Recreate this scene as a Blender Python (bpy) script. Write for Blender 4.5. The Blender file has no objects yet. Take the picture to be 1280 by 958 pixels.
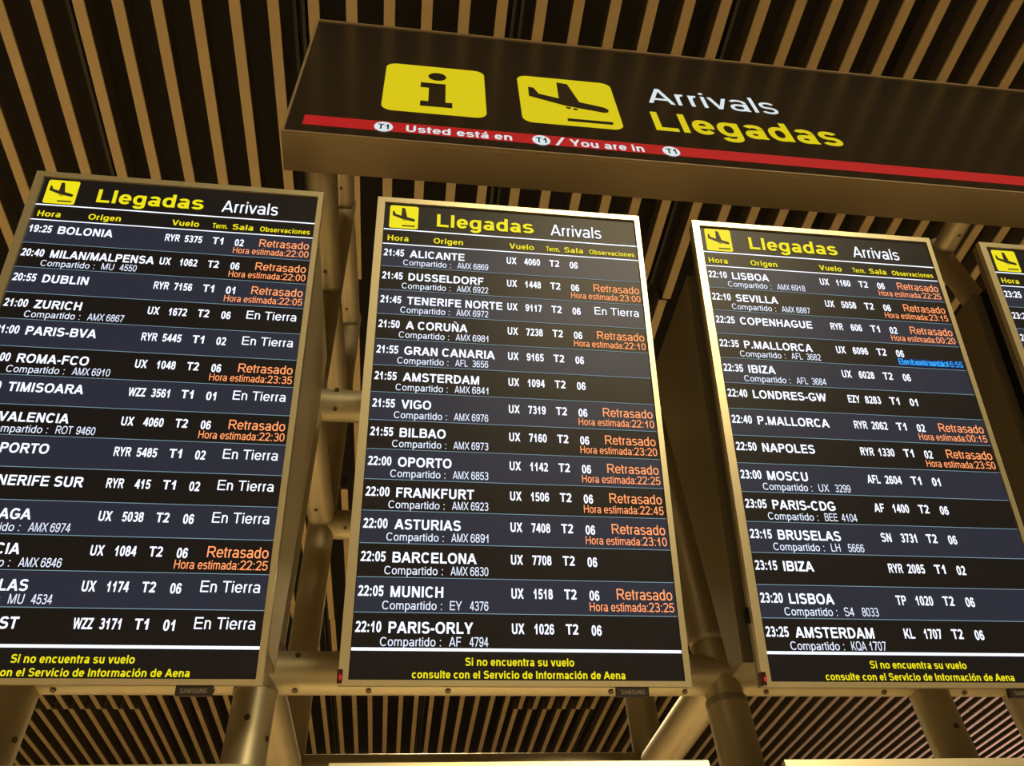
import bpy, math
from mathutils import Vector, Matrix

C = bpy.context.scene.collection
SC = bpy.context.scene
EYE = 1.6                      # eye height above the hall floor

# ------------------------------------------------------------------ camera
F_PX = 1010.224
cam_d = bpy.data.cameras.new('camera')
cam = bpy.data.objects.new('camera', cam_d)
C.objects.link(cam)
RT = Vector((0.99151, -0.11821, -0.0541))
UP = Vector((-0.04882, -0.72428, 0.68777))
FW = Vector((0.12049, 0.6793, 0.72391))
M = Matrix((RT, UP, -FW)).transposed().to_4x4()
M.translation = Vector((0, 0, EYE))
cam.matrix_world = M
cam_d.sensor_fit = 'HORIZONTAL'
cam_d.sensor_width = 36.0
cam_d.lens = 36.0 * F_PX / 1280.0
cam_d.clip_start = 0.05
cam_d.clip_end = 200
SC.camera = cam

# ------------------------------------------------------------------ world, lamps, exposure
SC.view_settings.view_transform = 'Standard'
SC.view_settings.look = 'None'
SC.view_settings.gamma = 1.0
SC.view_settings.use_curve_mapping = False
SC.view_settings.exposure = 0.0

world = bpy.data.worlds.new('hall_light')
SC.world = world
world.use_nodes = True
wn, wl = world.node_tree.nodes, world.node_tree.links
wn.clear()
w_out = wn.new('ShaderNodeOutputWorld')
w_bg = wn.new('ShaderNodeBackground')
w_tc = wn.new('ShaderNodeTexCoord')
w_sep = wn.new('ShaderNodeSeparateXYZ')
w_map = wn.new('ShaderNodeMapRange')
w_ramp = wn.new('ShaderNodeValToRGB')
wl.new(w_tc.outputs['Generated'], w_sep.inputs[0])
wl.new(w_sep.outputs['Z'], w_map.inputs['Value'])
w_map.inputs['From Min'].default_value = -1
w_map.inputs['From Max'].default_value = 1
wl.new(w_map.outputs[0], w_ramp.inputs[0])
wl.new(w_ramp.outputs[0], w_bg.inputs[0])
wl.new(w_bg.outputs[0], w_out.inputs[0])
cr = w_ramp.color_ramp
cr.elements[0].position = 0.0
cr.elements[0].color = (0.05, 0.033, 0.015, 1)
cr.elements[1].position = 1.0
cr.elements[1].color = (0.012, 0.009, 0.006, 1)      # dark ceiling space
e = cr.elements.new(0.46); e.color = (0.07, 0.047, 0.022, 1)
e = cr.elements.new(0.58); e.color = (0.07, 0.047, 0.022, 1)
w_bg.inputs[1].default_value = 1.0

def area_light(name, loc, target, size, size_y, power, color, spread=180):
    d = bpy.data.lights.new(name, 'AREA')
    d.shape = 'RECTANGLE'; d.size = size; d.size_y = size_y
    d.energy = power; d.color = color; d.spread = math.radians(spread)
    o = bpy.data.objects.new(name, d); C.objects.link(o)
    o.location = loc
    o.rotation_euler = (Vector(target) - Vector(loc)).to_track_quat('-Z', 'Y').to_euler()
    return o

area_light('hall_luminaire', (2.6, -6.0, 5.9), (0.8, 1.2, 3.0), 2.6, 0.9, 420, (1.0, 0.80, 0.45))
WARM = (1.0, 0.75, 0.39)
area_light('floor_fill_row', (-1.2, -2.4, 4.7), (-1.2, -2.4, 0), 7.0, 1.2, 165, WARM, 100)  # rows are added unseen fill, brightening the floor for bounce onto slats and tubes
area_light('floor_fill_row', (-5.2, 2.0, 4.7), (-5.2, 2.0, 0), 1.2, 7.0, 215, WARM, 100)
area_light('rear_floor_fill', (0.25, 5.0, 4.7), (0.25, 5.0, 0), 0.6, 0.6, 260, WARM, 115)  # added fill hidden behind a board, lifts the rear floor bounce
area_light('floor_fill_row', (5.6, 2.0, 4.7), (5.6, 2.0, 0), 1.2, 7.0, 55, WARM, 100)
area_light('floor_fill_row', (-7.0, 7.5, 4.7), (-7.0, 7.5, 0), 1.2, 5.0, 170, WARM, 120)  # far rows added out of view to brighten the lower slats
area_light('floor_fill_row', (9.8, 8.0, 4.7), (9.8, 8.0, 0), 1.2, 4.0, 110, WARM, 120)
area_light('post_rim_fill', (0.25, 1.95, 0.7), (-0.05, 1.75, 2.6), 0.4, 0.3, 3.5, (1.0, 0.74, 0.30))  # unseen low fills added to brighten the edges of the posts
area_light('post_rim_fill', (-0.52, 1.95, 0.7), (-0.5, 1.75, 2.6), 0.3, 0.3, 2.5, (1.0, 0.74, 0.30))
area_light('post_rim_fill', (0.95, 1.95, 0.7), (0.95, 1.75, 2.6), 0.3, 0.3, 2.5, (1.0, 0.74, 0.30))
area_light('advert_light', (9.0, 10.2, 1.2), (7.6, 9.0, 5.3), 1.0, 1.0, 60, (1.0, 0.70, 0.84), 75)

# ------------------------------------------------------------------ materials
def srgb(r, g, b):
    def f(c):
        c /= 255.0
        return c / 12.92 if c <= 0.04045 else ((c + 0.055) / 1.055) ** 2.4
    return (f(r), f(g), f(b), 1.0)

def mat(name, col, rough=0.5, metal=0.0, emit=None, estr=1.0, noise=0.0, nscale=30.0, spec=0.5):
    m = bpy.data.materials.new(name); m.use_nodes = True
    n, l = m.node_tree.nodes, m.node_tree.links
    b = n['Principled BSDF']
    b.inputs['Base Color'].default_value = col
    b.inputs['Roughness'].default_value = rough
    b.inputs['Metallic'].default_value = metal
    b.inputs['Specular IOR Level'].default_value = spec
    if emit is not None:
        b.inputs['Emission Color'].default_value = emit
        b.inputs['Emission Strength'].default_value = estr
    if noise > 0:
        tc = n.new('ShaderNodeTexCoord'); nz = n.new('ShaderNodeTexNoise')
        nz.inputs['Scale'].default_value = nscale; nz.inputs['Detail'].default_value = 4
        mx = n.new('ShaderNodeMix'); mx.data_type = 'RGBA'
        mx.inputs['A'].default_value = tuple(c * (1 - noise) for c in col[:3]) + (1,)
        mx.inputs['B'].default_value = tuple(min(1, c * (1 + noise)) for c in col[:3]) + (1,)
        l.new(tc.outputs['Object'], nz.inputs['Vector'])
        l.new(nz.outputs['Fac'], mx.inputs['Factor'])
        l.new(mx.outputs['Result'], b.inputs['Base Color'])
    return m

BLACK = (0, 0, 0, 1)
def glow(name, rgb, s=1.0):
    return mat(name, (0.01, 0.01, 0.01, 1), 0.45, 0, srgb(*rgb), s, spec=0.2)

m_slat = mat('slat_champagne', (0.345, 0.262, 0.138, 1), 0.55, 0.0, noise=0.06, nscale=6)
m_blade = mat('slat_blade_dark', (0.07, 0.055, 0.04, 1), 0.8, spec=0.1)
m_deck = mat('ceiling_black', (0.03, 0.028, 0.026, 1), 0.9, spec=0.05)
m_rail = mat('carrier_grey', (0.07, 0.065, 0.055, 1), 0.6, spec=0.2)
m_bezel = mat('bezel_silver', (0.66, 0.595, 0.40, 1), 0.36, 0.75, noise=0.03, nscale=20)
m_side = mat('housing_bronze', (0.22, 0.19, 0.13, 1), 0.5, 0.5)
m_gap = mat('black_gap', (0.01, 0.01, 0.01, 1), 0.8, spec=0.1)
m_steel = mat('painted_steel', (0.41, 0.36, 0.24, 1), 0.48, 0.65, noise=0.08, nscale=7)
m_bolt = mat('bolt_dark', (0.10, 0.06, 0.035, 1), 0.5, 0.6)
m_sign = mat('sign_metal', (0.30, 0.235, 0.14, 1), 0.5, 0.5, noise=0.05, nscale=9)
m_signface = mat('sign_face_black', (0.020, 0.015, 0.010, 1), 0.16, 0, (0.008, 0.0055, 0.003, 1), 0.35, spec=0.16)
m_plate = mat('brand_plate_black', (0.018, 0.014, 0.012, 1), 0.4)
m_platetext = mat('brand_plate_grey', (0.20, 0.17, 0.14, 1), 0.5)
m_led = glow('led_red', (200, 30, 32), 0.9)
m_ledbox = mat('led_box_dark_red', (0.05, 0.006, 0.008, 1), 0.25)

# perforated cabinet sheet
m_perf = mat('perforated_bronze_sheet', (0.16, 0.13, 0.08, 1), 0.5, 0.4)
n, l = m_perf.node_tree.nodes, m_perf.node_tree.links
tc = n.new('ShaderNodeTexCoord'); sep = n.new('ShaderNodeSeparateXYZ')
l.new(tc.outputs['Object'], sep.inputs[0])
def mth(op, a, b=None):
    x = n.new('ShaderNodeMath'); x.operation = op
    if isinstance(a, (int, float)): x.inputs[0].default_value = a
    else: l.new(a, x.inputs[0])
    if b is not None:
        if isinstance(b, (int, float)): x.inputs[1].default_value = b
        else: l.new(b, x.inputs[1])
    return x.outputs[0]
sy = mth('SINE', mth('MULTIPLY', sep.outputs['Y'], 700.0))
sz = mth('SINE', mth('MULTIPLY', sep.outputs['Z'], 700.0))
hole = mth('GREATER_THAN', mth('MULTIPLY', sy, sz), 0.25)
mx = n.new('ShaderNodeMix'); mx.data_type = 'RGBA'
l.new(hole, mx.inputs['Factor'])
mx.inputs['A'].default_value = (0.62, 0.54, 0.36, 1)
mx.inputs['B'].default_value = (0.06, 0.05, 0.03, 1)
l.new(mx.outputs['Result'], n['Principled BSDF'].inputs['Base Color'])

# screens
def screen_mat(name, rgb, s=1.0):
    return mat(name, (0.007, 0.007, 0.007, 1), 0.40, 0, srgb(*rgb), s, spec=0.22)
m_scr = screen_mat('screen_dark', (17, 14, 17), 0.7)
m_navy = screen_mat('screen_navy_row', (40, 44, 60), 0.85)
m_dark = screen_mat('screen_dark_row', (17, 14, 17), 0.7)
m_white = glow('screen_white', (234, 240, 255), 1.35)
m_soft = glow('screen_soft_white', (215, 224, 244), 1.25)
m_orange = glow('screen_orange', (252, 152, 96), 1.3)
m_yellow = glow('screen_yellow', (240, 226, 20), 1.0)
m_blue = glow('screen_blue', (40, 165, 255), 1.2)
m_bluebox = glow('screen_deep_blue', (8, 40, 90), 1.0)
m_line = glow('screen_line_teal', (120, 150, 165), 1.0)
m_ink = glow('screen_ink', (40, 32, 20), 1.0)
# backlit sign film
m_syel = glow('sign_yellow', (214, 196, 14), 1.0)
m_swhite = glow('sign_white', (216, 228, 232), 1.0)
m_sred = glow('sign_red', (184, 20, 26), 0.88)
m_sink = mat('sign_ink', (0.02, 0.015, 0.01, 1), 0.3)

# ------------------------------------------------------------------ mesh helpers
class MB:
    def __init__(s): s.v, s.f, s.m, s.sm, s.mats = [], [], [], [], []
    def mi(s, m):
        if m not in s.mats: s.mats.append(m)
        return s.mats.index(m)
    def add(s, vs, fs, m, smooth=False):
        o = len(s.v); k = s.mi(m)
        s.v += [tuple(p) for p in vs]
        for f in fs:
            s.f.append([i + o for i in f]); s.m.append(k); s.sm.append(smooth)
    def box(s, a, b, m):
        x0, y0, z0 = a; x1, y1, z1 = b
        vs = [(x0,y0,z0),(x1,y0,z0),(x1,y1,z0),(x0,y1,z0),(x0,y0,z1),(x1,y0,z1),(x1,y1,z1),(x0,y1,z1)]
        s.add(vs, [(0,3,2,1),(4,5,6,7),(0,1,5,4),(1,2,6,5),(2,3,7,6),(3,0,4,7)], m)
    def prism_x(s, prof, x0, x1, m, mcap=None):     # (y,z) outline swept along x
        k = len(prof)
        vs = [(x0, y, z) for y, z in prof] + [(x1, y, z) for y, z in prof]
        s.add(vs, [(i, (i+1) % k, (i+1) % k + k, i + k) for i in range(k)], m)
        s.add(vs, [tuple(range(k))[::-1], tuple(range(k, 2*k))], mcap or m)
    def tube(s, p, q, r, m, seg=28, r2=None, cap=0.0):
        p, q = Vector(p), Vector(q); d = (q - p).normalized()
        a = d.orthogonal().normalized(); b = d.cross(a)
        rings = []
        r2 = r if r2 is None else r2
        if cap > 0:
            steps = 5
            for i in range(steps):
                t = math.pi/2 * i/steps
                rings.append((p + d*cap*(1-math.sin(t + 0.0)), r*max(0.15, math.sin(t)) if i else r*0.3))
            rings = [(p + d*cap*(1-math.cos(math.pi/2*(1-i/steps))), r*math.sin(math.pi/2*(0.2+0.8*i/steps))) for i in range(steps)]
            rings.append((p + d*cap, r))
            rings.append((q - d*cap, r2))
            rings += [(q - d*cap*(1-math.cos(math.pi/2*(1-i/steps))), r2*math.sin(math.pi/2*(0.2+0.8*i/steps))) for i in range(steps)][::-1]
        else:
            rings = [(p, r), (q, r2)]
        vs = []
        for c, rr in rings:
            for i in range(seg):
                t = 2*math.pi*i/seg
                vs.append(c + a*rr*math.cos(t) + b*rr*math.sin(t))
        fs = []
        for k in range(len(rings)-1):
            for i in range(seg):
                j = (i+1) % seg
                fs.append((k*seg+i, k*seg+j, (k+1)*seg+j, (k+1)*seg+i))
        s.add(vs, fs, m, True)
        L = (len(rings)-1)*seg
        s.add(vs, [tuple(range(seg))[::-1], tuple(range(L, L+seg))], m)
    # flat shapes on an x/z face looking along +y
    def poly(s, pts, y, m):
        s.add([(x, y, z) for x, z in pts], [tuple(range(len(pts)))], m)
    def rect(s, x0, z0, x1, z1, y, m): s.poly([(x0,z0),(x1,z0),(x1,z1),(x0,z1)], y, m)
    def rrect(s, x0, z0, x1, z1, r, y, m, seg=6):
        pts = []
        for cx, cz, a0 in ((x1-r,z0+r,-90),(x1-r,z1-r,0),(x0+r,z1-r,90),(x0+r,z0+r,180)):
            for i in range(seg+1):
                t = math.radians(a0 + 90*i/seg); pts.append((cx+r*math.cos(t), cz+r*math.sin(t)))
        s.poly(pts, y, m)
    def disc(s, cx, cz, rx, rz, y, m, seg=28):
        s.poly([(cx+rx*math.cos(2*math.pi*i/seg), cz+rz*math.sin(2*math.pi*i/seg)) for i in range(seg)], y, m)
    def build(s, name, parent=None, loc=None):
        me = bpy.data.meshes.new(name)
        me.from_pydata(s.v, [], s.f)
        for m in s.mats: me.materials.append(m)
        me.polygons.foreach_set('material_index', s.m)
        me.polygons.foreach_set('use_smooth', s.sm)
        me.update()
        o = bpy.data.objects.new(name, me); C.objects.link(o)
        if parent: o.parent = parent
        if loc: o.location = loc
        return o

def empty(name, loc=(0,0,0), rot=(0,0,0), label=None, cat=None, group=None):
    o = bpy.data.objects.new(name, None); C.objects.link(o)
    o.empty_display_size = 0.1
    o.location = loc; o.rotation_euler = rot
    if label: o['label'] = label
    if cat: o['category'] = cat
    if group: o['group'] = group
    return o

def bevel(o, w=0.002, seg=2):
    b = o.modifiers.new('bevel', 'BEVEL'); b.width = w; b.segments = seg
    b.limit_method = 'ANGLE'; b.angle_limit = math.radians(40)
    return o

# ------------------------------------------------------------------ lettering (plain grotesque, drawn from strokes)
def _advs(base, caps, low):
    d = dict(base); d.update(caps); d.update(low); return d
_dig = {c: 556 for c in '0123456789'}
_rb = dict(_dig); _rb.update({' ':278,'-':333,'.':278,':':278,'/':278})
_bb = dict(_rb); _bb[':'] = 333
REG = _advs(_rb, dict(A=667,B=667,C=722,D=722,E=667,F=611,G=778,H=722,I=278,J=500,K=667,L=556,M=833,N=722,O=778,P=667,Q=778,R=722,S=667,T=611,U=722,V=667,W=944,X=667,Y=667,Z=611),
            dict(a=556,b=556,c=500,d=556,e=556,f=278,g=556,i=222,l=222,m=833,n=556,o=556,p=556,r=333,s=500,t=278,u=556,v=500))
BLD = _advs(_bb, dict(A=722,B=722,C=722,D=722,E=667,F=611,G=778,H=722,I=278,J=556,K=722,L=611,M=833,N=722,O=778,P=667,Q=778,R=722,S=667,T=611,U=722,V=667,W=944,X=667,Y=667,Z=611),
            dict(a=556,b=611,c=556,d=611,e=556,f=333,g=611,i=278,l=278,m=889,n=611,o=611,p=611,r=389,s=556,t=333,u=611,v=556))
CAPH, XH = 716.0, 530.0

class Pen:
    def __init__(s, S, T): s.v, s.f, s.S, s.T = [], [], S, T
    def q(s, *pts):
        o = len(s.v); s.v += pts; s.f.append(tuple(range(o, o+len(pts))))
    def R(s, x0, y0, x1, y1): s.q((x0,y0),(x1,y0),(x1,y1),(x0,y1))
    def D(s, xa, y0, xb, y1, hw): s.q((xa,y0),(xa+hw,y0),(xb+hw,y1),(xb,y1))
    def E(s, x0, y0, x1, y1, a0=0, a1=360, S=None, T=None, n=2.25):
        """ring arc filling the box x0..x1, y0..y1"""
        S = S or s.S; T = T or s.T
        cx, cy, rx, ry = (x0+x1)/2, (y0+y1)/2, (x1-x0)/2, (y1-y0)/2
        k = max(3, int(abs(a1-a0)/15))
        def pt(t, rx, ry):
            c, d = math.cos(t), math.sin(t)
            return (cx + rx*math.copysign(abs(c)**(2/n), c), cy + ry*math.copysign(abs(d)**(2/n), d))
        o = len(s.v)
        for i in range(k+1):
            t = math.radians(a0 + (a1-a0)*i/k)
            s.v += [pt(t, rx, ry), pt(t, rx-S, ry-T)]
        for i in range(k):
            a = o+2*i; s.f.append((a, a+1, a+3, a+2) if a1 < a0 else (a, a+2, a+3, a+1))
    def bowl(s, x0, xr, y0, y1):
        h = (y1-y0)/2; cx = max(x0, xr - h*1.05)
        s.R(x0, y0, cx, y0+s.T); s.R(x0, y1-s.T, cx, y1)
        s.E(2*cx-xr, y0, xr, y1, -90, 90)

def draw(ch, bold):
    a = (BLD if bold else REG)[ch]
    S, T = (148, 126) if bold else (98, 84)
    p = Pen(S, T); R, D, E = p.R, p.D, p.E
    c, x = CAPH, XH
    L = 72 if bold else 78
    r = a - L
    o = 10; m = a/2
    if ch == 'A':
        hw = S*1.1; D(2,0,m-hw*.5,c,hw); D(a-2-hw,0,m-hw*.5,c,hw); R(a*.22,160,a*.78,160+T)
    elif ch == 'B':
        R(L,0,L+S,c); p.bowl(L,a-72,c*.53-T/2,c); p.bowl(L,a-44,0,c*.53+T/2)
    elif ch == 'C': E(45,-o,a-30,c+o,40,320)
    elif ch == 'D': R(L,0,L+S,c); p.bowl(L,a-44,0,c)
    elif ch == 'E':
        R(L,0,L+S,c); R(L,0,a-44,T); R(L,c-T,a-52,c); R(L,c*.52-T/2,a-72,c*.52+T/2)
    elif ch == 'F':
        R(L,0,L+S,c); R(L,c-T,a-38,c); R(L,c*.5-T/2,a-90,c*.5+T/2)
    elif ch == 'G':
        E(44,-o,a-40,c+o,38,322); R(m+10,c*.38-T*.2,a-54,c*.38+T*.8); R(a-54-S*.85,90,a-54,c*.38+T*.5)
    elif ch == 'H': R(L,0,L+S,c); R(r-S,0,r,c); R(L,c*.52-T/2,r,c*.52+T/2)
    elif ch == 'I': R(m-S/2,0,m+S/2,c)
    elif ch == 'J': R(a-60-S,200,a-60,c); E(25,-o,a-60,410,180,360)
    elif ch == 'K':
        R(L,0,L+S,c); D(a-S*1.25,0,L+S*.75+60,c*.58,S*1.25); D(L+S*.6,220,a-40-S*1.25,c,S*1.25)
    elif ch == 'L': R(L,0,L+S,c); R(L,0,a-32,T)
    elif ch == 'M':
        hw = S*.98; R(L,0,L+S*.92,c); R(r-S*.92,0,r,c); D(m-hw/2,0,L+S*.1,c,hw); D(m-hw/2,0,r-S*.1-hw,c,hw)
    elif ch in 'NÑ':
        R(L,0,L+S*.95,c); R(r-S*.95,0,r,c); D(r-S*1.1,0,L,c,S*1.1)
        if ch == 'Ñ':
            E(m-150,c+35,m+10,c+35+T*1.5,20,160,T*.7,T*.8); E(m-10,c+40,m+150,c+40+T*1.5,200,340,T*.7,T*.8)
    elif ch == 'O': E(42,-o,a-42,c+o)
    elif ch == 'Q': E(42,-o,a-42,c+o); D(a-S-30,-30,m+10,190,S)
    elif ch == 'P': R(L,0,L+S,c); p.bowl(L,a-44,c*.39,c)
    elif ch == 'R':
        R(L,0,L+S,c); p.bowl(L,a-62,c*.42,c); D(a-S*1.25,0,m-S*.3,c*.46,S*1.2)
    elif ch == 'S':
        k = c*.52
        E(58,k-T/2,a-56,c+o,22,270); E(42,-o,a-40,k+T/2,90,-158)
    elif ch == 'T': R(m-S/2,0,m+S/2,c); R(20,c-T,a-20,c)
    elif ch == 'U': R(L,230,L+S,c); R(r-S,230,r,c); E(L,-o,r,470,180,360)
    elif ch == 'V': hw = S*1.08; D(m-hw/2,0,4,c,hw); D(m-hw/2,0,a-4-hw,c,hw)
    elif ch == 'W':
        hw = S*1.0; q = a*.28
        D(q-hw/2,0,4,c,hw); D(q-hw/2,0,m-hw/2,c,hw); D(a-q-hw/2,0,m-hw/2,c,hw); D(a-q-hw/2,0,a-4-hw,c,hw)
    elif ch == 'X': hw = S*1.2; D(6,0,a-12-hw,c,hw); D(a-6-hw,0,12,c,hw)
    elif ch == 'Y': hw = S*1.14; R(m-S/2,0,m+S/2,c*.42); D(m-hw/2,c*.36,4,c,hw); D(m-hw/2,c*.36,a-4-hw,c,hw)
    elif ch == 'Z': R(28,0,a-24,T); R(40,c-T,a-30,c); D(28,T*.7,a-30-S*1.35,c-T*.7,S*1.35)
    elif ch == '0': E(38,-o,a-38,c+o)
    elif ch == '1':
        xr = 390 if bold else 370
        R(xr-S,0,xr,c); p.q((xr-S,c*.80),(xr-S,c*.62),(95,c*.50),(95,c*.50+T*1.3)); p.q((xr-S,c*.62),(xr-S+5,c*.62),(xr,c),(xr-S*.75,c),(xr-S-60,c*.80))
    elif ch == '2':
        E(40,c*.40,a-38,c+o,165,-35); R(32,0,a-38,T)
        p.q((32,T*.4),(32+S*1.45,T*.4),(a-70,c*.575),(a-50-S,c*.62))
    elif ch == '3':
        k = c*.53; E(50,k-T/2,a-58,c+o,155,-90); E(38,-o,a-38,k+T/2,90,-160); R(m-70,k-T/2,m+20,k+T/2)
    elif ch == '4':
        R(a*.58,0,a*.58+S,c); R(24,155,a-22,155+T); D(24,155+T*.5,a*.58-S*.2,c,S*1.1)
    elif ch == '5':
        R(105,c-T,a-52,c); D(62,c*.42,105,c,S*.95); E(30,-o,a-36,c*.66,135,-160)
    elif ch == '6':
        E(38,-o,a-36,c*.65); E(38,-o,a-10,c+o,32,190); R(38,c*.30,38+S,c*.52)
    elif ch == '7':
        R(40,c-T,a-38,c); D(140,0,a-38-S*1.1,c-T*.6,S*1.1)
    elif ch == '8':
        k = c*.53; E(60,k-T/2,a-60,c+o); E(36,-o,a-36,k+T/2)
    elif ch == '9':
        E(36,c*.35,a-38,c+o); E(10,-o,a-38,c+o,10,-148); R(a-38-S,c*.48,a-38,c*.70)
    elif ch in 'aá':
        r2 = a-62
        R(r2-S*.95,0,r2,x*.66); E(48,x*.36,r2,x+o,0,155); E(36,-o,r2-S*.2,x*.60); R(m,x*.60-T,r2-S*.4,x*.60)
        R(r2-S*.7,0,r2+24,T*.45)
        if ch == 'á': D(m-40,c-130,m+20,c+20,S)
    elif ch == 'b': R(L-8,0,L-8+S,c); E(L-8,-o,a-38,x+o)
    elif ch == 'c': E(36,-o,a-22,x+o,42,318)
    elif ch == 'd': R(a-L+8-S,0,a-L+8,c); E(38,-o,a-L+8,x+o)
    elif ch == 'e': E(36,-o,a-34,x+o,0,325); R(60,x*.5-T*.42,a-36,x*.5+T*.42)
    elif ch == 'f': R(78,0,78+S,c*.78); E(78,c*.40,a+120,c+o,95,180,S,T); R(12,x-T*.9,a-8,x)
    elif ch == 'g':
        R(a-L+8-S,-20,a-L+8,x); E(38,-o+8,a-L+8,x+o); E(50,-212,a-L+8,190,200,360)
    elif ch == 'i': R(m-S/2,0,m+S/2,x); R(m-S/2,c-T*1.05,m+S/2,c)
    elif ch == 'l': R(m-S/2,0,m+S/2,c)
    elif ch == 'm':
        s = S*.92; mid = m; R(L-8,0,L-8+s,x); R(mid-s/2,0,mid+s/2,x*.62); R(a-L+8-s,0,a-L+8,x*.62)
        E(L-8,x*.20,mid+s/2,x+o,0,180,s,T); E(mid-s/2,x*.20,a-L+8,x+o,0,180,s,T)
    elif ch == 'n': R(L-6,0,L-6+S,x); R(a-L+6-S,0,a-L+6,x*.60); E(L-6,x*.14,a-L+6,x+o,0,180)
    elif ch in 'oó':
        E(36,-o,a-36,x+o)
        if ch == 'ó': D(m-40,c-130,m+20,c+20,S)
    elif ch == 'p': R(L-8,-205,L-8+S,x); E(L-8,-o,a-38,x+o)
    elif ch == 'r': R(L-6,0,L-6+S,x); E(L-6,x*.10,a+105,x+o,82,180)
    elif ch == 's':
        k = x*.51; t = T*.92; E(46,k-t/2,a-46,x+o,25,270,S*.95,t); E(32,-o,a-34,k+t/2,90,-155,S*.95,t)
    elif ch == 't': R(70,90,70+S,c*.92); R(12,x-T*.9,a-14,x); E(70,-o,a+70,210,180,275)
    elif ch == 'u': R(L-6,x*.4,L-6+S,x); R(a-L+6-S,0,a-L+6,x); E(L-6,-o,a-L+6,x*.86,180,360)
    elif ch == 'v': hw = S*1.06; D(m-hw/2,0,8,x,hw); D(m-hw/2,0,a-8-hw,x,hw)
    elif ch == '-': R(38,c*.27,a-38,c*.27+T*1.1)
    elif ch == '.': R(m-S/2,0,m+S/2,S)
    elif ch == ':': R(m-S/2,0,m+S/2,S*.95); R(m-S/2,x-S*.95,m+S/2,x)
    elif ch == '/': D(0,-10,a-S*.8,c+10,S*.8)
    k = 1.0/CAPH
    return [(vx*k, vy*k) for vx, vy in p.v], p.f, a*k

REG['á'] = 556; BLD['á'] = 556; REG['ó'] = 556; BLD['ó'] = 611; REG['Ñ'] = BLD['Ñ'] = 722
_G = {}
def glyph(ch, bold):
    key = (ch, bold)
    if key not in _G:
        _G[key] = ([], [], 278/CAPH) if ch == ' ' else draw(ch, bold)
    return _G[key]

def text_w(s, bold):
    return sum(glyph(c, bold)[2] for c in s)

def put_text(mb, s, x, z, cap, y, m, bold=False, k=1.0, to=None, right=None, slant=0.0):
    """x left edge, z baseline; to = right edge to fit; right = right-align there"""
    allv = []; pen = 0.0
    for c in s:
        vs, fs, adv = glyph(c, bold)
        allv.append(([(vx + pen, vz) for vx, vz in vs], fs)); pen += adv
    xs = [v[0] for vs, _ in allv for v in vs]
    if not xs: return
    lo, hi = min(xs), max(xs)
    kk = k if to is None else (to - x) / ((hi - lo) * cap)
    x0 = x if right is None else right - (hi - lo) * cap * kk
    for vs, fs in allv:
        if vs:
            mb.add([(x0 + (vx - lo + slant*vz)*cap*kk, y, z + vz*cap) for vx, vz in vs], fs, m)

PLANE = [(0.104,0.746),(0.16,0.735),(0.205,0.610),(0.405,0.548),(0.416,0.908),(0.528,0.890),(0.612,0.505),
         (0.845,0.440),(0.880,0.420),(0.899,0.385),(0.890,0.340),(0.850,0.318),(0.462,0.395),(0.098,0.540)]
def put_plane(mb, x0, z0, x1, z1, y, m):
    f = lambda p: (x0 + p[0]*(x1-x0), z0 + p[1]*(z1-z0))
    P = [f(p) for p in PLANE]
    vs = [(a, y, b) for a, b in P]
    # fuselage, wing and tail as convex pieces
    mb.add(vs, [(13,0,1,2),(13,2,3,12),(3,4,5,6),(12,3,6,7,11),(11,7,8,9,10)], m)
    w = x1 - x0; h = z1 - z0
    for cx, cz in ((0.485,0.357),(0.554,0.343)):
        a, b = f((cx, cz)); mb.disc(a, b, 0.027*w, 0.021*h, y, m, 14)
    mb.poly([f((0.445,0.082)), f((0.898,0.084)), f((0.906,0.142)), f((0.450,0.140))], y, m)

# ------------------------------------------------------------------ floor
fl = MB(); fl.box((-12, -10, -0.1), (14, 14, 0.0), mat('floor_stone', (0.60, 0.51, 0.38, 1), 0.5, noise=0.05, nscale=2))
floor = fl.build('floor'); floor['kind'] = 'structure'; floor['label'] = 'pale stone hall floor'

# ------------------------------------------------------------------ ceiling
HC, SLOPE = 3.31, 0.0435
def cz(y): return EYE + HC + SLOPE*y
ceil = MB()
for (x0, x1, y0, y1) in ((-9.0, 12.0, -2.5, 13.0),):
    vs = [(x0,y0,cz(y0)+0.34),(x1,y0,cz(y0)+0.34),(x1,y1,cz(y1)+0.34),(x0,y1,cz(y1)+0.34)]
    vs += [(x, y, z+0.05) for x, y, z in vs]
    ceil.add(vs, [(0,1,2,3),(7,6,5,4),(0,4,5,1),(1,5,6,2),(2,6,7,3),(3,7,4,0)], m_deck)
ceiling = ceil.build('ceiling')
ceiling['kind'] = 'structure'
ceiling['label'] = 'dark ceiling hung with long champagne metal slats'

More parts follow.
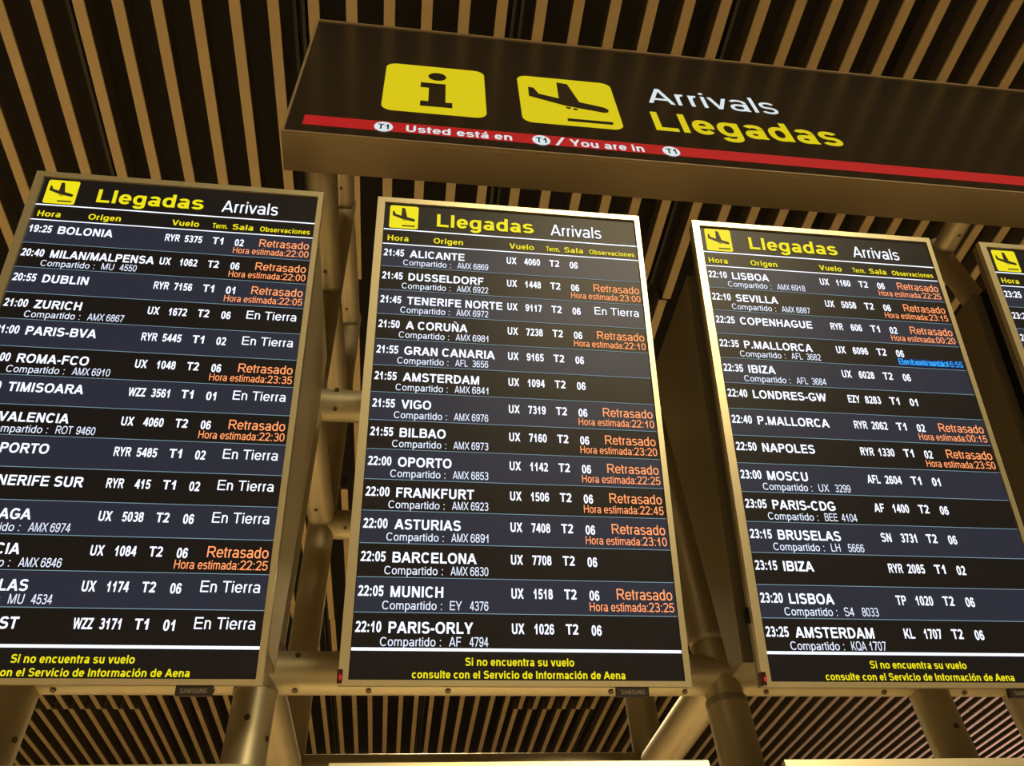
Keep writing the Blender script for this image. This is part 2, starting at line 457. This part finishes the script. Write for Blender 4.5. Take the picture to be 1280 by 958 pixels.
SW, ST = 0.0435, 0.010
ROWS = [  # y0, y1, first panel x, panel pitch, slat pitch, first k, last k, {k: shift}
    (-1.077, 0.730, -1.380, 0.895, 0.1478, -3, 5, {}),
    (0.733, 2.535, -1.380, 0.895, 0.1478, -2, 5, {}),
    (2.538, 4.335, -1.395, 0.895, 0.1478, -3, 6, {}),
    (4.338, 6.140, -0.600, 0.900, 0.1500, -4, 6, {}),
    (6.143, 7.970, -0.595, 0.900, 0.1500, -5, 9, {}),
    (7.973, 9.780, -0.595, 0.900, 0.1500, -6, 10, {-3: 0.037, -4: 0.037, -5: 0.037, 2: -0.037}),
]
for (y0, y1, xs, pp, sp, k0, k1, sh) in ROWS:
    for k in range(k0, k1+1):
        mb = MB()
        X = xs + pp*k + sh.get(k, 0.0)
        for i in range(6):
            a = X + sp*i
            ya, yb = y0+0.004, y1-0.004
            # champagne bottom strip
            vs = [(a,ya,cz(ya)),(a+SW,ya,cz(ya)),(a+SW,yb,cz(yb)),(a,yb,cz(yb))]
            vs += [(x, y, z+ST) for x, y, z in vs]
            mb.add(vs, [(0,3,2,1),(0,1,5,4),(1,2,6,5),(2,3,7,6),(3,0,4,7),(4,5,6,7)], m_slat)
            # dark web above it
            c0, c1 = a+0.006, a+SW-0.006
            vs = [(c0,ya,cz(ya)+ST),(c1,ya,cz(ya)+ST),(c1,yb,cz(yb)+ST),(c0,yb,cz(yb)+ST)]
            vs += [(x, y, z+0.10) for x, y, z in vs]
            mb.add(vs, [(0,1,5,4),(1,2,6,5),(2,3,7,6),(3,0,4,7),(4,5,6,7)], m_blade)
        mb.build('slat_panel', ceiling)
        rb = MB()
        a = X - 0.080
        for dx in (0.0, 0.034):
            vs = [(a+dx,y0,cz(y0)+0.13),(a+dx+0.014,y0,cz(y0)+0.13),(a+dx+0.014,y1,cz(y1)+0.13),(a+dx,y1,cz(y1)+0.13)]
            vs += [(x, y, z+0.06) for x, y, z in vs]
            rb.add(vs, [(0,3,2,1),(0,1,5,4),(1,2,6,5),(2,3,7,6),(3,0,4,7),(4,5,6,7)], m_rail)
        rb.build('carrier_rail', ceiling)

# ------------------------------------------------------------------ support frame of steel tubes
frame = empty('support_frame', (0, 1.6, 0), label='welded lattice of beige steel tubes behind the arrivals boards', cat='frame')
R0 = 0.0415
Y1, Y2 = 1.60, 2.13
Z = lambda h: EYE + h
LV = (0.815, 1.58, 2.07, 2.56)
def fpart(name, mb):
    o = mb.build(name, frame); o.location = (0, -1.6, 0); return o
def post(x, y, top, neck=None):
    mb = MB(); mb.tube((x,y,0.0), (x,y,Z(top)), R0, m_steel)
    mb.tube((x,y,0.0), (x,y,0.012), 0.09, m_steel)
    return fpart('post', mb)
def bar(name, p, q, r=None, cap=0.0):
    mb = MB(); mb.tube(p, q, r or R0, m_steel, cap=cap); return fpart(name, mb)
def bolt(p, n):
    mb = MB(); p = Vector(p); n = Vector(n).normalized()
    mb.tube(p - n*0.004, p + n*0.002, 0.0058, m_bolt, seg=12)
    return fpart('bolt', mb)

XP = {'a': -0.73, 'b': -0.282, 'c': 0.690, 'd': 1.160, 'e': 1.385}
post(XP['a'], Y1, 0.86); post(XP['b'], Y1, 2.62); 
post(XP['d'], Y1, 0.86); post(XP['e'], Y1, 0.86); post(2.03, Y1, 2.62)
post(-0.268, Y2, 2.62); post(0.668, Y2, 1.66)
# long chords
bar('long_chord', (-1.75, Y1, Z(LV[0]-0.005)), (2.3, Y1, Z(LV[0]-0.005)), 0.043)
bar('long_chord', (-1.75, Y1, Z(LV[1])), (2.3, Y1, Z(LV[1])), 0.044)
bar('long_chord', (-0.268, Y2, Z(1.575)), (0.668, Y2, Z(1.575)), 0.046)
bar('long_chord', (-0.268, Y2, Z(0.825)), (0.668, Y2, Z(0.825)), 0.034)
# cross tubes between the front and rear posts, and forward arms up to the direction sign
for x1, x2 in ((XP['b'], -0.268), (XP['c'], 0.668)):
    for h in (LV if x1 < 0 else LV[:2]):
        bar('cross_tube', (x1, Y1+0.03, Z(h)), (x2, Y2-0.035, Z(h)), R0, cap=0.02)
for x in (XP['b'], 2.03):
    for h in LV[2:]:
        bar('forward_arm', (x, 1.062, Z(h)), (x, Y1-0.035, Z(h)), R0, cap=0.02)
# stepped node post: wide foot, narrow neck, upper tube with a rounded end
mb = MB(); xc = XP['c']
mb.tube((xc,Y1,0.0), (xc,Y1,Z(0.748)), 0.044, m_steel); mb.tube((xc,Y1,Z(0.738)), (xc,Y1,Z(0.752)), 0.0448, m_side); mb.tube((xc,Y1,0.0), (xc,Y1,0.012), 0.09, m_steel)
fpart('post', mb)
mb = MB(); mb.tube((xc,Y1,Z(0.748)), (xc-0.006,Y1,Z(0.90)), 0.0405, m_steel); fpart('neck', mb)
mb = MB(); mb.tube((xc-0.008,Y1,Z(0.875)), (xc-0.008,Y1,Z(1.66)), 0.043, m_steel, cap=0.02); fpart('post', mb)
mb = MB(); mb.tube((XP['b'],Y1,Z(0.765)), (XP['b'],Y1,Z(0.865)), 0.0445, m_side); fpart('collar', mb)
# bolt heads
for x in (-0.80, -0.66, -0.365, -0.205, -0.06, 0.10, 0.44, 0.60, 0.78, 1.05, 1.24):
    bolt((x, Y1-0.010, Z(LV[0]-0.005)-0.0425), (0,-0.25,-1))
for x in (-0.205,): bolt((x, Y1-0.040, Z(LV[0])+0.012), (0,-1,0.3))
for x in (-0.205,): bolt((x, Y1-0.030, Z(LV[1])-0.042), (0,-0.6,-1)); bolt((x, Y1-0.046, Z(LV[1])+0.018), (0,-1,0.35))
bolt((-0.19, Y2-0.03, Z(1.575)-0.034), (0,-0.6,-1))
for h in LV[2:]: bolt((XP['b'], Y1-0.12, Z(h)-R0), (0,0,-1)); bolt((2.03, Y1-0.12, Z(h)-R0), (0,0,-1))
for h in LV[1:]: bolt((-0.275, Y2-0.12, Z(h)-R0), (0,0,-1))
for x, hh in ((XP['b'],0.70),(XP['c'],0.70),(XP['d'],0.68),(XP['a'],0.70)):
    bolt((x, Y1-R0, Z(hh)), (0,-1,0))
    bolt((x+R0*0.92, Y1-0.016, Z(hh-0.03)), (1,-0.3,0))

# ------------------------------------------------------------------ arrivals boards
TAU = 0.31738
H, W = 1.0717, 0.62
BY, BZ = 0.99456 + H*math.sin(TAU), EYE + 1.66891 - H*math.cos(TAU)
def local(Y, Zrel, by=BY, bz=BZ, tau=TAU):
    dy, dz = Y - by, EYE + Zrel - bz
    return (dy*math.cos(tau) + dz*math.sin(tau), -dy*math.sin(tau) + dz*math.cos(tau))

SX0, SX1, SV0, SV1 = 0.0170, 0.6085, 0.0135, 1.0622
YS, YB, YT = 0.0050, 0.0042, 0.0034                 # screen, bands, lettering
ROW0, RP = 0.1307, 0.06289
LX0, LX1 = 0.0182, 0.6078

def board_body(root, brand=True):
    hb = MB()
    hb.box((0.002, 0.006, 0.002), (W-0.002, 0.030, H-0.002), m_side)
    bevel(hb.build('housing', root), 0.002)
    bz_ = MB()
    zi0, zi1 = H-SV1, H-SV0
    for a, b in (((0,0,0),(W,0.012,zi0)), ((0,0,zi1),(W,0.012,H)), ((0,0,zi0),(SX0,0.012,zi1)), ((SX1,0,zi0),(W,0.012,zi1))):
        bz_.box(a, b, m_bezel)
    bz_.build('bezel', root)
    gp = MB(); gp.box((0.03, 0.030, 0.05), (W*0.5, 0.085, H-0.10), m_gap); gp.build('mounting_core', root)
    for x0, x1 in ((-0.004, 0.004),):
        lt = MB(); lt.box((x0, 0.018, H-0.955), (x1, 0.030, H-0.925), m_gap); lt.box((x0-0.002, 0.020, H-0.944), (x1+0.002, 0.027, H-0.936), m_gap)
        bevel(lt.build('latch', root), 0.001)
    if brand:
        pl = MB(); pl.box((0.482, 0.002, -0.017), (0.541, 0.012, 0.0), m_plate)
        p = bevel(pl.build('brand_plate', root), 0.001)
        tx = MB(); put_text(tx, 'SAMSUNG', 0.490, -0.0125, 0.0075, 0.0012, m_platetext, True, to=0.533)
        tx.build('brand_lettering', p)
        ld = MB(); ld.box((-0.0015, -0.003, H-1.0686), (0.0073, 0.010, H-1.0455), m_ledbox)
        q = bevel(ld.build('indicator', root), 0.001)
        lm = MB(); lm.disc(0.0040, H-1.0585, 0.0024, 0.0045, -0.0034, m_led, 16); lm.build('led', q)

def board(X, rows, label):
    root = empty('arrivals_board', (X, BY, BZ), (TAU, 0, 0), label, 'arrivals board', 'arrivals boards in the upper row')
    board_body(root)
    # perforated cabinet behind the panel
    prof = [local(1.075, 1.585), local(1.455, 1.615), local(1.455, 0.735), local(1.345, 0.715)]
    prof = [(0.083, prof[0][1]), prof[1], prof[2], (0.083, prof[3][1])]
    cb = MB(); cb.prism_x(prof, 0.003, W*0.5, m_side)
    prof = [(0.031, prof[0][1])] + prof[1:3] + [(0.031, prof[3][1])]
    cb.prism_x(prof, W*0.5, W-0.003, m_side)
    cab = cb.build('cabinet', root)
    ps = MB()
    ps.add([(W-0.0025, y, z) for y, z in [(prof[0][0]+0.004, prof[0][1]-0.006), (prof[1][0]-0.006, prof[1][1]-0.008), (prof[2][0]-0.006, prof[2][1]+0.006), (prof[3][0]+0.004, prof[3][1]+0.006)]], [(3,2,1,0)], m_perf)
    ps.build('perforated_grille', cab)
    zc = lambda v: H - v
    sc = MB(); sc.rect(SX0-0.002, zc(SV1+0.002), SX1+0.002, zc(SV0-0.002), YS, m_scr)
    screen = sc.build('screen', root)
    # header
    pg = MB(); pg.rrect(0.0295, zc(0.0852), 0.0945, zc(0.0195), 0.005, YB, m_yellow)
    put_plane(pg, 0.0295, zc(0.0852), 0.0945, zc(0.0195), YT, m_ink)
    pg.build('landing_pictogram', screen)
    tt = MB()
    put_text(tt, 'Llegadas', 0.1377, zc(0.0735), 0.0365, YT, m_yellow, True, to=0.3631)
    tt.build('title_lettering', screen); tt = MB()
    put_text(tt, 'Arrivals', 0.4030, zc(0.0750), 0.0325, YT, m_white, False, to=0.5244)
    tt.build('title_lettering', screen)
    hd = MB()
    hd.rect(LX0, zc(0.0912), LX1, zc(0.0882), YB, m_white)
    hd.rect(LX0, zc(0.1320), LX1, zc(0.1295), YB, m_white)
    for s, a, b, c in (('Hora',.0285,.0755,.0152),('Origen',.1319,.1987,.0152),('Vuelo',.3051,.3624,.0152),('Term.',.3906,.4229,.0138),('Sala',.4333,.4778,.0150),('Observaciones',.4922,.6003,.0132)):
        put_text(hd, s, a, zc(0.1222), c, YT, m_yellow, True, to=b)
    hd.build('column_headings', screen)
    for i, r in enumerate(rows):
        t = ROW0 + RP*i
        mb = MB()
        mb.rect(LX0, zc(t+RP), LX1, zc(t+0.0013), YB, m_navy if i % 2 == 0 else m_dark)
        if i < 13: mb.rect(LX0, zc(t+RP+0.0006), LX1, zc(t+RP-0.0007), YT, m_line)
        tm, dest, share, code, num, term, sala, obs, est = r
        if tm: put_text(mb, tm, 0.0225, zc(t+0.0343), 0.0187, YT, m_white, True, to=0.0672)
        if dest: put_text(mb, dest, 0.0800 if dest != 'MURCIA' else 0.0870, zc(t+0.0356), 0.0198, YT, m_white, True, k=KD, to=0.2875 if text_w(dest, True)*0.0198*KD > 0.208 else None)
        if share:
            al, nu = share
            put_text(mb, 'Compartido :', 0.0665, zc(t+0.0575), 0.0150, YT, m_soft, False, to=0.1725)
            put_text(mb, al, 0.1868, zc(t+0.0573), 0.0162, YT, m_soft, False, k=0.76 if len(al) < 3 else 0.645)
            put_text(mb, nu, 0.2228, zc(t+0.0573), 0.0162, YT, m_soft, False, to=0.2563)
        if code:
            put_text(mb, code, 0.2987, zc(t+0.0348), 0.0185, YT, m_white, True, k=0.665 if len(code) < 3 else 0.575)
            put_text(mb, num, 0, zc(t+0.0348), 0.0182, YT, m_white, True, k=0.665, right=0.3752)
            put_text(mb, term, 0.3969, zc(t+0.0346), 0.0182, YT, m_white, True, to=0.4195)
            put_text(mb, sala, 0.4442, zc(t+0.0360), 0.0182, YT, m_white, True, to=0.4627)
        if obs == 'R':
            put_text(mb, 'Retrasado', 0.4960, zc(t+0.0335), 0.0200, YT, m_orange, False, to=0.6022)
            put_text(mb, 'Hora estimada:', 0.4434, zc(t+0.0552), 0.0160, YT, m_orange, False, to=0.5535)
            put_text(mb, est, 0.5555, zc(t+0.0552), 0.0168, YT, m_orange, False, to=0.6033)
        elif obs == 'T':
            put_text(mb, 'En Tierra', 0.4945, zc(t+0.0325), 0.0200, YT, m_white, False, to=0.5960)
        elif obs == 'B':
            mb.rect(0.4440, zc(t+0.0600), 0.6040, zc(t+0.0385), YB, m_bluebox)
            put_text(mb, 'Hora estimada:16:55', 0.4450, zc(t+0.0555), 0.0152, YT, m_blue, False, to=0.6030)
            put_text(mb, 'Embarcando', 0.4450, zc(t+0.0555), 0.0152, YT-0.0002, m_blue, False, to=0.5650)
        if mb.v: mb.build('flight_row', screen)
    nt = MB()
    nt.rect(LX0, zc(1.0138), LX1, zc(1.0085), YT, m_white)
    put_text(nt, 'Si no encuentra su vuelo', 0.2159, zc(1.0378), 0.0135, YT, m_yellow, True, to=0.4091)
    put_text(nt, 'consulte con el Servicio de Información de Aena', 0.1241, zc(1.0588), 0.0128, YT, m_yellow, True, to=0.5005)
    nt.build('notice', screen)
    return root

# dest letter width from "PARIS-ORLY" spanning 0.1522 m
_xs = []; _pen = 0
for _c in 'PARIS-ORLY':
    _v, _f, _a = glyph(_c, True); _xs += [p[0] + _pen for p in _v]; _pen += _a
KD = 0.1490 / ((max(_xs) - min(_xs)) * 0.0198)

def row(s):
    p = s.split('|'); p += [''] * (9 - len(p))
    sh = tuple(p[2].split()) if p[2] else None
    return (p[0], p[1], sh, p[3], p[4], p[5], p[6], p[7], p[8])

B1 = """19:25|BOLONIA||RYR|5375|T1|02|R|22:00
20:40|MILAN/MALPENSA|MU 4550|UX|1062|T2|06|R|22:00
20:55|DUBLIN||RYR|7156|T1|01|R|22:05
21:00|ZURICH|AMX 6867|UX|1672|T2|06|T
21:00|PARIS-BVA||RYR|5445|T1|02|T
21:00|ROMA-FCO|AMX 6910|UX|1048|T2|06|R|23:35
21:00|TIMISOARA||WZZ|3561|T1|01|T
|VALENCIA|ROT 9460|UX|4060|T2|06|R|22:30
|OPORTO||RYR|5485|T1|02|T
|TENERIFE SUR||RYR|415|T1|02|T
|MALAGA|AMX 6974|UX|5038|T2|06|T
|MURCIA|AMX 6846|UX|1084|T2|06|R|22:25
|BRUSELAS|MU 4534|UX|1174|T2|06|T
|BUDAPEST||WZZ|3171|T1|01|T"""
B2 = """21:45|ALICANTE|AMX 6869|UX|4060|T2|06
21:45|DUSSELDORF|AMX 6922|UX|1448|T2|06|R|23:00
21:45|TENERIFE NORTE|AMX 6972|UX|9117|T2|06|T
21:50|A CORUÑA|AMX 6981|UX|7238|T2|06|R|22:10
21:55|GRAN CANARIA|AFL 3656|UX|9165|T2|06
21:55|AMSTERDAM|AMX 6841|UX|1094|T2|06
21:55|VIGO|AMX 6976|UX|7319|T2|06|R|22:10
21:55|BILBAO|AMX 6973|UX|7160|T2|06|R|23:20
22:00|OPORTO|AMX 6853|UX|1142|T2|06|R|22:25
22:00|FRANKFURT|AMX 6923|UX|1506|T2|06|R|22:45
22:00|ASTURIAS|AMX 6891|UX|7408|T2|06|R|23:10
22:05|BARCELONA|AMX 6830|UX|7708|T2|06
22:05|MUNICH|EY 4376|UX|1518|T2|06|R|23:25
22:10|PARIS-ORLY|AF 4794|UX|1026|T2|06"""
B3 = """22:10|LISBOA|AMX 6918|UX|1160|T2|06|R|22:25
22:10|SEVILLA|AMX 6887|UX|5058|T2|06|R|23:15
22:25|COPENHAGUE||RYR|606|T1|02|R|00:20
22:35|P.MALLORCA|AFL 3682|UX|6096|T2|06|B
22:35|IBIZA|AFL 3684|UX|6028|T2|06
22:40|LONDRES-GW||EZY|8283|T1|01
22:40|P.MALLORCA||RYR|2062|T1|02|R|00:15
22:50|NAPOLES||RYR|1330|T1|02|R|23:50
23:00|MOSCU|UX 3299|AFL|2604|T1|01
23:05|PARIS-CDG|BEE 4104|AF|1400|T2|06
23:15|BRUSELAS|LH 5666|SN|3731|T2|06
23:15|IBIZA||RYR|2085|T1|02
23:20|LISBOA|S4 8033|TP|1020|T2|06
23:25|AMSTERDAM|KQA 1707|KL|1707|T2|06"""
B4 = """23:25|V
23:25
23:25""" + '\n' * 11
XB = (-0.8462, -0.10293, 0.64953, 1.40469)
LB = ('tall arrivals board listing BOLONIA first, at the left end of the row',
      'tall arrivals board listing ALICANTE first and PARIS-ORLY last',
      'tall arrivals board listing LISBOA first, with one blue flight note',
      'arrivals board at the right end, cut off by the picture edge')
for X, B, L in zip(XB, (B1, B2, B3, B4), LB):
    board(X, [row(s) for s in B.split('\n')], L)

# lower tier: the tops of the next row of boards
def lower_board(X, label):
    tz = EYE + 0.524
    tau = 0.0
    root = empty('lower_board', (X, 1.33, tz - H), (tau, 0, 0), label, 'arrivals board', 'boards in the lower row')
    board_body(root, False)
    sc = MB(); sc.rect(SX0-0.002, H-SV1-0.002, SX1+0.002, H-SV0+0.002, YS, m_scr)
    sc.build('screen', root)
    cb = MB(); cb.box((0.003, 0.083, 0.10), (W-0.003, 0.20, H-0.12), m_side); cb.build('cabinet', root)
for X, L in ((XB[0], 'lit top edge of the board below the BOLONIA board'),
             (XB[1], 'lit top edge of the board below the ALICANTE board'),
             (XB[2], 'lit top edge of the board below the LISBOA board')):
    lower_board(X, L)

# ------------------------------------------------------------------ direction sign
SXO, SY, SZM, SH, SD, SL = -0.348, 0.948, EYE + 1.8604, 0.743, 0.108, 3.3
sign = empty('direction_sign', (SXO, SY, SZM), label='long black overhead sign reading Arrivals Llegadas with yellow pictograms', cat='sign')
sb = MB()
sb.box((0.0, 0.006, 0.0), (SL, SD, SH), m_sign)
bevel(sb.build('sign_box', sign), 0.003)
rm = MB()
for a, b in (((0,0,0),(SL,0.008,0.006)), ((0,0,SH-0.009),(SL,0.008,SH)), ((0,0,0.006),(0.006,0.008,SH-0.009)), ((SL-0.006,0,0.006),(SL,0.008,SH-0.009))):
    rm.box(a, b, m_sign)
rm.build('sign_rim', sign)
ff = MB(); ff.rect(0.005, 0.005, SL-0.005, SH-0.008, 0.0040, m_signface)
face = ff.build('sign_face', sign)
YA, YC = 0.0032, 0.0024
ip = MB(); ip.rrect(0.2275, 0.168, 0.5055, 0.470, 0.030, YA, m_syel)
ip.disc(0.3718, 0.4018, 0.0252, 0.0265, YC, m_sink)
for x0, z0, x1, z1 in ((0.328,0.2085,0.414,0.2400),(0.3495,0.2400,0.3955,0.3565),(0.3265,0.3240,0.3495,0.3565)):
    ip.rect(x0, z0, x1, z1, YC, m_sink)
ip.build('information_pictogram', face)
ap = MB(); ap.rrect(0.6015, 0.170, 0.879, 0.4695, 0.030, YA, m_syel)
put_plane(ap, 0.6015, 0.170, 0.879, 0.4695, YC, m_sink)
ap.build('landing_pictogram', face)
tx = MB()
put_text(tx, 'Arrivals', 0.982, 0.365, 0.100, YA, m_swhite, False, to=1.380)
tx.build('title_lettering', face); tx = MB()
put_text(tx, 'Llegadas', 0.972, 0.191, 0.113, YA, m_syel, True, to=1.520)
tx.build('title_lettering', face)
rs = MB(); rs.rect(0.044, 0.0485, SL-0.04, 0.1005, YA, m_sred)
band = rs.build('red_band', sign)
for cx in (0.2412, 0.6428, 0.9882):
    tb = MB()
    tb.disc(cx, 0.0700, 0.0235, 0.0265, YC, m_swhite)
    put_text(tb, 'T1', cx-0.0145, 0.0560, 0.0275, YC-0.0006, m_sink, True, to=cx+0.0135)
    tb.build('terminal_badge', band)
for t_, a_, z_, c_, m_, b_ in (('Usted está en', 0.2975, 0.0545, 0.0345, True, 0.5667), ('/', 0.678, 0.0500, 0.0440, False, 0.706), ('You are in', 0.7175, 0.0535, 0.0360, True, 0.9139)):
    tb = MB(); put_text(tb, t_, a_, z_, c_, YC, m_swhite, m_, to=b_); tb.build('band_lettering', band)
